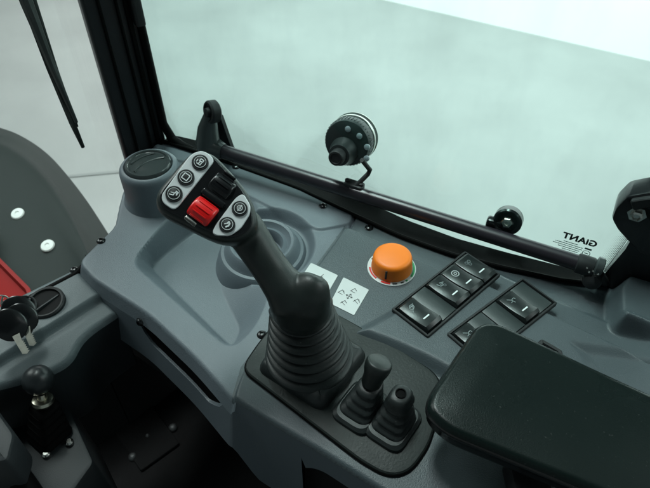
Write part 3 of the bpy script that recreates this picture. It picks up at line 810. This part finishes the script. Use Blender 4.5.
# ================================================================== MUDGUARD (outside, front left)
c_out = [(-60, 112), (0, 126), (28, 138), (52, 156), (76, 184), (97, 214), (122, 256), (140, 300)]
c_mid = [(-60, 138), (0, 150), (22, 160), (44, 178), (64, 204), (82, 236), (98, 274), (108, 310)]
c_in = [(-60, 340), (-30, 340), (0, 345), (20, 350), (40, 352), (60, 354), (80, 356), (95, 360)]
zo, zm, zi = -.34, -.27, -.25
def dens(c, n=6):
    out = []
    for i in range(len(c) - 1):
        p0 = c[max(i - 1, 0)]; p1 = c[i]; p2 = c[i + 1]; p3 = c[min(i + 2, len(c) - 1)]
        for k in range(n):
            t = k / n
            out.append(tuple(.5 * ((2 * p1[j]) + (-p0[j] + p2[j]) * t + (2 * p0[j] - 5 * p1[j] + 4 * p2[j] - p3[j]) * t * t + (-p0[j] + 3 * p1[j] - 3 * p2[j] + p3[j]) * t ** 3) for j in (0, 1)))
    out.append(c[-1]); return out
A_, B_, C_ = dens(c_out), dens(c_mid), dens(c_in)
mg = thing('mudguard', P(30, 200, -.35), 'dark grey curved mudguard with two white caps, seen through the front window', 'mudguard')
R = []
Ao = [P(u, v, zo) for u, v in A_]; Bo = [P(u, v, zm) for u, v in B_]; Co = [P(u, v, zi) for u, v in C_]
def between(a, b, t, lift=0): return [x.lerp(y, t) + ZUP * lift for x, y in zip(a, b)]
R = [[p - ZUP * .10 for p in Ao], [p - ZUP * .012 for p in Ao], between(Ao, Bo, .08, .0), between(Ao, Bo, .5, .004), between(Ao, Bo, .80, .006), between(Ao, Bo, .93, .014), between(Bo, Co, .0, .026), between(Bo, Co, .05, .034), between(Bo, Co, .12, .034), between(Bo, Co, .25, .024), between(Bo, Co, .5, .006), Co, [p - ZUP * .1 for p in Co]]
G().rings(R, False, False, closed=False).obj('shell', 'fender', mg, 50)
for u, v in ((17, 213), (47, 245)):
    p = P(u, v, -.243)
    G().lathe(p, (ZUP + BACK * .6), [(.0120, -.008), (.0120, -.002), (.0105, .000), (.004, .0006), (.003, -.0008), (.0001, -.0008)], 28).obj('cap', 'capw', mg)
# red loader frame piece
rf = thing('red_bracket', P(5, 280, -.2), 'red painted steel piece outside the front window at the left edge', 'bracket')
G().prism(roundp(pxs([(-50, 207), (-8, 250), (30, 288), (40, 322), (-50, 350)], -.19), .004, 3), ZUP, [(0, -.06), (0, 0), (.001, .001), (.006, .001), (.0075, -.012), (.05, -.030)]).obj('flange', 'redmetal', rf)

# ================================================================== DASH END PANEL (left)
dz = -.012
dout = roundp([Vector((p.x, p.y)) for p in pxs([(-70, 350), (0, 304), (76, 267), (97, 290), (116, 305), (78, 330), (66, 352), (40, 366), (-70, 400)], dz)], [.01, .01, .005, .01, .004, .02, .02, .02, .01], 5)
rg0, rg1 = P(30, 338, dz), P(112, 286, dz)
def ZD(X, Y):
    e = np.array([rg1.x - rg0.x, rg1.y - rg0.y]); nrm = np.array([-e[1], e[0]]) / np.hypot(*e)
    s_ = (X - rg0.x) * nrm[0] + (Y - rg0.y) * nrm[1]
    if nrm[1] < 0: s_ = -s_
    return dz - .010 * (1 - S((s_ + .004) / .007)) - .25 * np.clip(-(s_ + .012), 0, 1) 
dash = thing('dash_panel', P(45, 320, dz - .1), 'grey dashboard end panel with round air vent beside the ignition keys', 'dashboard')
slab(dout, ZD, .0018, .006).obj('panel_body', 'dashp', dash, 60)
R0 = [Vector((p.x, p.y, zat(ZD, p) - .006)) for p in dout]
G().rings([R0, [v - ZUP * .09 for v in R0]], False, False).obj('panel_skirt', 'dark', dash)
vcn = P(46, 303, dz + .002)
vn = (ZUP + Vector((.0, -.12, 0))).normalized()
v_ = G().lathe(vcn, vn, [(.0205, -.004), (.0205, .002), (.0190, .0035), (.0170, .003), (.0165, -.003), (.0150, -.006), (.0001, -.006)], 40).obj('air_vent', 'black', dash, 40)
ex = Vector((math.cos(.9), math.sin(.9), 0)); ey = Vector((-ex.y, ex.x, 0))
G().lathe(vcn, vn, [(.0165, .0004), (.0001, .0004)], 36, False, False).obj('vent_shade_disc', 'pit', v_)  # flat black disc stands in for the shade inside the vent
for off in (-.0025,):
    G().box(vcn + ey * off + ZUP * .0, ex, ey, ZUP, .030 if off else .034, .0022, .006, .0008).obj('vent_slat', 'dark', v_)
screw(dash, P(74, 270, dz), ZUP, .0038)
# second vent-like round further left behind the keys
vcn2 = P(22, 309, dz + .002)
G().lathe(vcn2, vn, [(.0165, -.004), (.0165, .002), (.015, .0032), (.0138, .002), (.013, -.002), (.0001, -.002)], 36).obj('ignition_ring', 'black', dash)

# ================================================================== KEYS
M['keymetal'] = mat('worn_key_metal', (.35, .35, .31), .35, metal=1., var=.2, vscale=90)
kz = .012
ky = thing('key_bunch', P(15, 315, kz), 'bunch of black headed metal keys hanging at the left edge', 'keys')
def key(u, v, depth_z, rx, ang, blade_to, tilt):
    c = P(u, v, depth_z); n = (CAM - c).normalized(); e = (RIGHT * math.cos(ang) + UP * math.sin(ang)); e = (e - n * e.dot(n)).normalized(); f = n.cross(e)
    pts = [c + e * (rx * 1.15 * math.cos(a)) + f * (rx * math.sin(a)) for a in [k * 2 * math.pi / 28 for k in range(28)]]
    k_ = G().prism(pts, n, [(.0015, -.003), (0, -.002), (0, .002), (.0015, .003)]).obj('key_head', 'gloss', ky)
    b = P(*blade_to, depth_z - .012); d = (b - c).normalized(); q = n.cross(d).normalized(); L_ = (b - c).length
    pr = []
    nt_ = 6; st = rx * .8
    for i in range(nt_ * 2 + 1):
        x = st + (L_ - st) * (.35 + .65 * i / (nt_ * 2)) if i else st
        pr.append(c + d * x + q * (.0036 - (.0016 if i % 2 else 0)))
    pr.append(c + d * (L_ + .002)); pr.append(c + d * L_ - q * .0036); pr.append(c + d * st - q * .0036)
    G().prism(pr, n, [(0, -.0009), (0, .0009)]).obj('key_blade', M['keymetal'], k_)
key(19, 311, .016, .0150, 2.6, (30, 332), 0)
key(10, 325, .024, .0150, 2.4, (26, 352), 0)
key(22, 318, .020, .0140, 2.5, (33, 344), 0)
# ring & lock barrel
c = P(2, 303, .026); n = (UP * .3 + RIGHT * .5 + BACK * .5).normalized(); e = n.orthogonal().normalized(); f = n.cross(e)
G().tube([c + e * (.008 * math.cos(a)) + f * (.008 * math.sin(a)) for a in [k * 2 * math.pi / 24 for k in range(25)]], .0009, 8).obj('split_ring', 'chrome', ky)
c2 = P(1, 303, .022)
for k in range(5):
    G().tube([c2, c2 + (UP * math.cos(k * .8 + .3) + RIGHT * abs(math.sin(k * .8 + .3))) * .008], .0010, 6).obj('ring_link', 'chrome', ky)

# ================================================================== BALL LEVER on its box
bz = -.10
blv = thing('ball_lever', P(50, 440, bz), 'black ball knob lever with brass ferrule and ribbed boot in the lower left', 'lever')
bo_ = P(50, 436, bz)
tp = P(38, 380, -.025)
ax = (tp - bo_).normalized()
G().lathe(tp, ax, [(.0001, -.0155), (.005, -.0147), (.0095, -.0122), (.0130, -.0083), (.0150, -.003), (.0153, .001), (.0140, .0062), (.0110, .0108), (.007, .0137), (.003, .0150), (.0001, .0153)], 40).obj('ball_knob', mat("ball_knob_plastic", (.018, .022, .024), .35, var=.05), blv, 180)
br = mat("yellow_zinc", (.72, .68, .55), .25, metal=1.)
fc = P(43, 401, -.046)
G().lathe(fc, ax, [(.0055, -.004), (.0100, -.003), (.0112, 0), (.0100, .003), (.0050, .004), (.0042, .010)], 30).obj('ferrule', br, blv)
G().tube([bo_, fc], .0045, 12).obj('shaft', 'chrome', blv)
g = G(); R = []
for i in range(5):
    for dr, dz_ in ((-.003, 0), (0, .35), (0, .6), (-.003, .85)):
        t_ = (i + dz_) / 5; c = bo_.lerp(fc, t_ * .92); a = .0190 - .007 * t_ + dr
        R.append(roundp([c + rd * (x * a) + rq * (y * a) for x, y in ((-1, -1), (1, -1), (1, 1), (-1, 1))], .007, 4))
g.rings(R).obj('boot', 'rubber', blv, 60)
for u, v in ((47, 455), (70, 443), (33, 425)):
    G().lathe(P(u, v, bz + .001), ZUP, [(.0042, 0), (.0042, .003), (.0025, .005), (.0001, .005)], 14).obj('bolt', 'chrome', blv)
bx_ = thing('lever_box', P(50, 450, bz - .1), 'dark grey lever housing box below the ball knob lever', 'housing')
G().prism(roundp(pxs([(10, 408), (62, 392), (94, 462), (52, 520), (-10, 520)], bz), .006, 4), ZUP, [(-.004, -.14), (0, -.004), (.0012, -.001), (.004, 0)]).obj('box', 'dark', bx_)
se = thing('seat_trim', P(0, 430, -.06), 'grey edged black trim piece at the bottom left corner', 'trim')
G().prism(roundp(pxs([(-60, 380), (-8, 402), (15, 434), (8, 462), (-60, 470)], -.02), .006, 4), ZUP, [(0, -.05), (0, -.003), (.002, 0), (.005, .001)]).obj('cover', 'dark', se)
G().tube([P(-30, 455, -.05), P(8, 462, -.06), P(34, 500, -.09), P(50, 540, -.1)], .012, 12).obj('hose', 'rubber', se)

# ================================================================== HANDRAIL
hz = .034
ra = P(216, 149, hz); rbb = P(594, 268, hz)
rail = thing('handrail', (ra + rbb) / 2 - ZUP * .02, 'long glossy black tube rail along the bottom of the side window', 'handrail')
G().tube([ra, ra.lerp(rbb, .5), rbb], .0088, 28).obj('tube', 'rail', rail)
# left bracket
M['bracket'] = mat("dark_cast_bracket", (.045, .055, .055), .3, var=.1)
ru = (rbb - ra).normalized()
G().tube([ra - ru * .022 + ZUP * .0, ra - ru * .014 + ZUP * .002, ra, ra + ru * .012], [.0105, .0150, .0140, .0100], 24).obj('end_socket', 'bracket', rail, 50)
G().tube([ra - ru * .012 + ZUP * .004, P(208, 128, .062), P(212, 112, .086) + gn * .004], [.0160, .0130, .0075], 18).obj('bracket_arm', 'bracket', rail, 50)
G().prism(roundp([P(220, 116, .075), P(232, 150, .02), P(238, 156, .01), P(205, 146, .012), P(206, 125, .06)], .003, 3), gn, [(0, -.006), (0, 0)]).obj('web_plate', 'black', rail)
kd2 = P(210, 112, .090); kax = (gn * .85 - gd * .45 + ZUP * .2).normalized()
cl = G().lathe(kd2, kax, [(.012, -.010), (.0142, -.008), (.0142, .001), (.0125, .003), (.0105, .003), (.0100, .001), (.006, .001), (.0055, .006), (.003, .007), (.0001, .007)], 36).obj('pivot_disc', 'black', rail, 40)
# right clamp
ce = rbb
G().lathe(ce - ru * .018, ru, [(.0095, 0), (.0108, .001), (.0108, .016), (.0098, .018)], 28).obj('clamp_collar', 'black', rail)
G().lathe(P(600, 266, .045), gd, [(.007, -.004), (.0095, -.003), (.0095, .003), (.007, .004)], 24).obj('clamp_disc', 'bracket', rail)
G().lathe(P(592, 280, .022), (gn + ZUP * .3), [(.004, -.012), (.0085, -.009), (.0100, -.002), (.0098, .003), (.0078, .007), (.003, .009), (.0001, .009)], 28).obj('clamp_knob', 'black', rail)
for u, v in ((586, 268), (592, 271), (597, 274), (588, 272), (595, 270)):
    p = P(u, v, .043) + BACK * .002
    G().lathe(p, BACK, [(.0011, 0), (.0010, .0006), (.0001, .0009)], 8).obj('clamp_bolt', 'chrome', rail)
G().tube([P(598, 274, .03), P(604, 282, .004), gB + gn * .002], .006, 10).obj('clamp_foot', 'black', rail)

# ================================================================== DRUM FITTING on the rail
da = (BACK * .80 - RIGHT * .36 - UP * .42).normalized()     # axis toward snout
dc = P(346.5, 143.5, .085)
df = thing('drum_fitting', P(364, 187, .04), 'round black drum with silver ring, grey dots and snout on a bent stem', 'drum fitting')
R_ = W(24, (dc - CAM).dot(FWD))
G().lathe(dc, da, [(R_ * .86, -.034), (R_ * .98, -.032), (R_ * 1.02, -.027), (R_ * 1.02, -.022)], 56).obj('back_rim', 'black', df)
G().lathe(dc, da, [(R_ * 1.035, -.0225), (R_ * 1.045, -.0215), (R_ * 1.045, -.0185), (R_ * 1.03, -.0175)], 56).obj('silver_ring', 'chrome', df)
G().lathe(dc, da, [(R_ * 1.00, -.030), (R_ * 1.055, -.0295), (R_ * 1.055, -.0285), (R_ * 1.0, -.028)], 56).obj('silver_ring', 'chrome', df)
db = G().lathe(dc, da, [(R_ * 1.0, -.0178), (R_ * 1.01, -.014), (R_ * 1.0, -.003), (R_ * .96, -.0005), (R_ * .92, .0), (R_ * .5, .0004)], 56).obj('drum', 'dark', df, 40)
db.data.materials[0] = M['drumm'] = mat("drum_black_plastic", (.020, .027, .027), .38, bump=.2, var=.1)
# ridges around the drum
e = (RIGHT - da * RIGHT.dot(da)).normalized(); f = da.cross(e)
g = G()
for k in range(44):
    a = k * 2 * math.pi / 44; d_ = e * math.cos(a) + f * math.sin(a)
    g.box(dc + d_ * (R_ * 1.005) - da * .009, da.cross(d_), da, d_, .0011, .010, .0016, .0003)
g.obj('knurling', M['drumm'], df)
snb = dc - f * (R_ * .0)
so = PP(344, 151, dc, da)
G().lathe(so, da, [(R_ * .62, -.001), (R_ * .60, .003), (R_ * .50, .008), (R_ * .47, .015), (R_ * .45, .017), (R_ * .32, .0175)], 40).obj('snout', M['drumm'], df, 40)
G().lathe(so + da * .017, da, [(R_ * .33, 0), (R_ * .33, .010), (R_ * .29, .0118), (R_ * .22, .012), (R_ * .2, .011), (.0001, .011)], 32).obj('snout_tip', 'black', df, 40)
gd_m = mat("grey_lens", (.38, .40, .44), .4)
for u, v in ((348, 129), (359.5, 136), (367, 147), (366.5, 158.5)):
    p = PP(u, v, dc, da)
    G().lathe(p, da, [(.0036, -.001), (.0036, .0008), (.0028, .0013), (.0001, .0014)], 18).obj('lens_dot', gd_m, df)
G().tube([P(352, 189, .040), P(356, 186, .044), P(368, 174, .058), P(370, 170, .062), P(362, 160, .084)], [.0030, .0030, .0028, .0028, .0028], 10).obj('stem', 'black', df)
rm = P(354, 188, hz + .004)
G().box(rm + ZUP * .004, ru, gn, ZUP, .024, .013, .008, .002).obj('mount_foot', 'black', df)
for s_ in (-1, 1): G().lathe(rm + ru * (.009 * s_) + ZUP * .007, ZUP, [(.003, 0), (.003, .003), (.0015, .004)], 12).obj('bolt', 'black', df)

# ================================================================== GLASS CLAMP, CORNER BRACKET
gc = onG(509, 218, .006)
gcl = thing('glass_clamp', gc, 'small round black clamp with a silver bolt on the side window above the rail', 'clamp')
nx = (gn * .9 + ZUP * .25).normalized()
G().lathe(gc, nx, [(.0150, -.010), (.0158, -.008), (.0158, .002), (.0140, .004), (.0115, .004), (.0105, .001)], 40).obj('clamp_disc', 'gloss', gcl, 40)
G().box(gc - gd * .013 - ZUP * .010 + gn * .0, gd, ZUP, gn, .018, .016, .010, .002).obj('clamp_tab', 'gloss', gcl)
G().lathe(gc + nx * .001, nx, [(.0072, 0), (.0072, .0025), (.0055, .005), (.003, .0055), (.0025, .0035), (.0001, .0035)], 6).obj('bolt', 'chrome', gcl)
cb = thing('corner_bracket', onG(636, 212), 'angular black hinge bracket with a silver bolt at the right edge of the window', 'bracket')
pts = [onG(u, v) for u, v in ((629, 188), (650, 184), (700, 184), (700, 260), (642, 246), (634, 238), (619, 222), (613, 211), (617, 200))]
G().prism(roundp(pts, .004, 4), gn, [(0, -.012), (0, .010), (.001, .013), (.003, .014)]).obj('plate', 'gloss', cb, 40)
pts = [onG(u, v) for u, v in ((632, 190), (650, 187), (700, 187), (700, 196), (648, 196), (636, 200))]
G().prism(roundp(pts, .003, 3), gn, [(0, .012), (0, .018), (.001, .019)]).obj('top_lip', 'black', cb)
bp_ = PP(637, 214, pts[0] + gn * .0, gn) + gn * .0142
bp_ = PP(637, 214, gA + gn * .0142, gn)
G().lathe(bp_, gn, [(.0090, 0), (.0090, .0012), (.0060, .0014), (.0060, .005), (.004, .006), (.0030, .004), (.0001, .004)], 6).obj('bolt', 'chrome', cb)

# ================================================================== ARMREST
az = .075
arm = thing('armrest', P(560, 430, az - .03), 'broad black padded armrest reaching in from the lower right', 'armrest')
aw = [Vector((p.x, p.y)) for p in pxs([(479, 321), (498, 320), (660, 396), (800, 460), (800, 640), (640, 508), (446, 428), (427, 408), (430, 392)], az)]
ao = roundp(aw, [.010, .010, .02, .02, .02, .02, .012, .008, .008], 6)
def ZA(X, Y):
    d = sdf(ao, X, Y)[0]
    return az - .0012 * (1 - S(d / .03)) + .0006 * np.sin(X * 34 + 1) * np.sin(Y * 41)
slab(ao, ZA, .0016, .0055).obj('pad_cover', 'pad', arm, 60)
R0 = [Vector((p.x, p.y, az - .0066)) for p in ao]
cen = sum(ao, Vector((0, 0))) / len(ao)
def shr(k, z):
    out = []
    for p in ao:
        d_ = (cen - p); d_.normalize(); q = p + d_ * k; out.append(Vector((q.x, q.y, z)))
    return out
G().rings([R0, shr(-.0012, az - .0085), shr(-.0012, az - .011), shr(.0006, az - .013), shr(.0006, az - .020), shr(.003, az - .024), shr(.009, az - .026)], False, True).obj('pad_underside', 'gloss', arm, 60)
G().box(P(520, 490, .0) + ZUP * .005, RIGHT, Vector((0, 1, 0)), ZUP, .03, .03, .06, .003).obj('support_bracket', 'black', arm)

for o in list(bpy.data.objects):
    if '_org' in o: del o['_org']
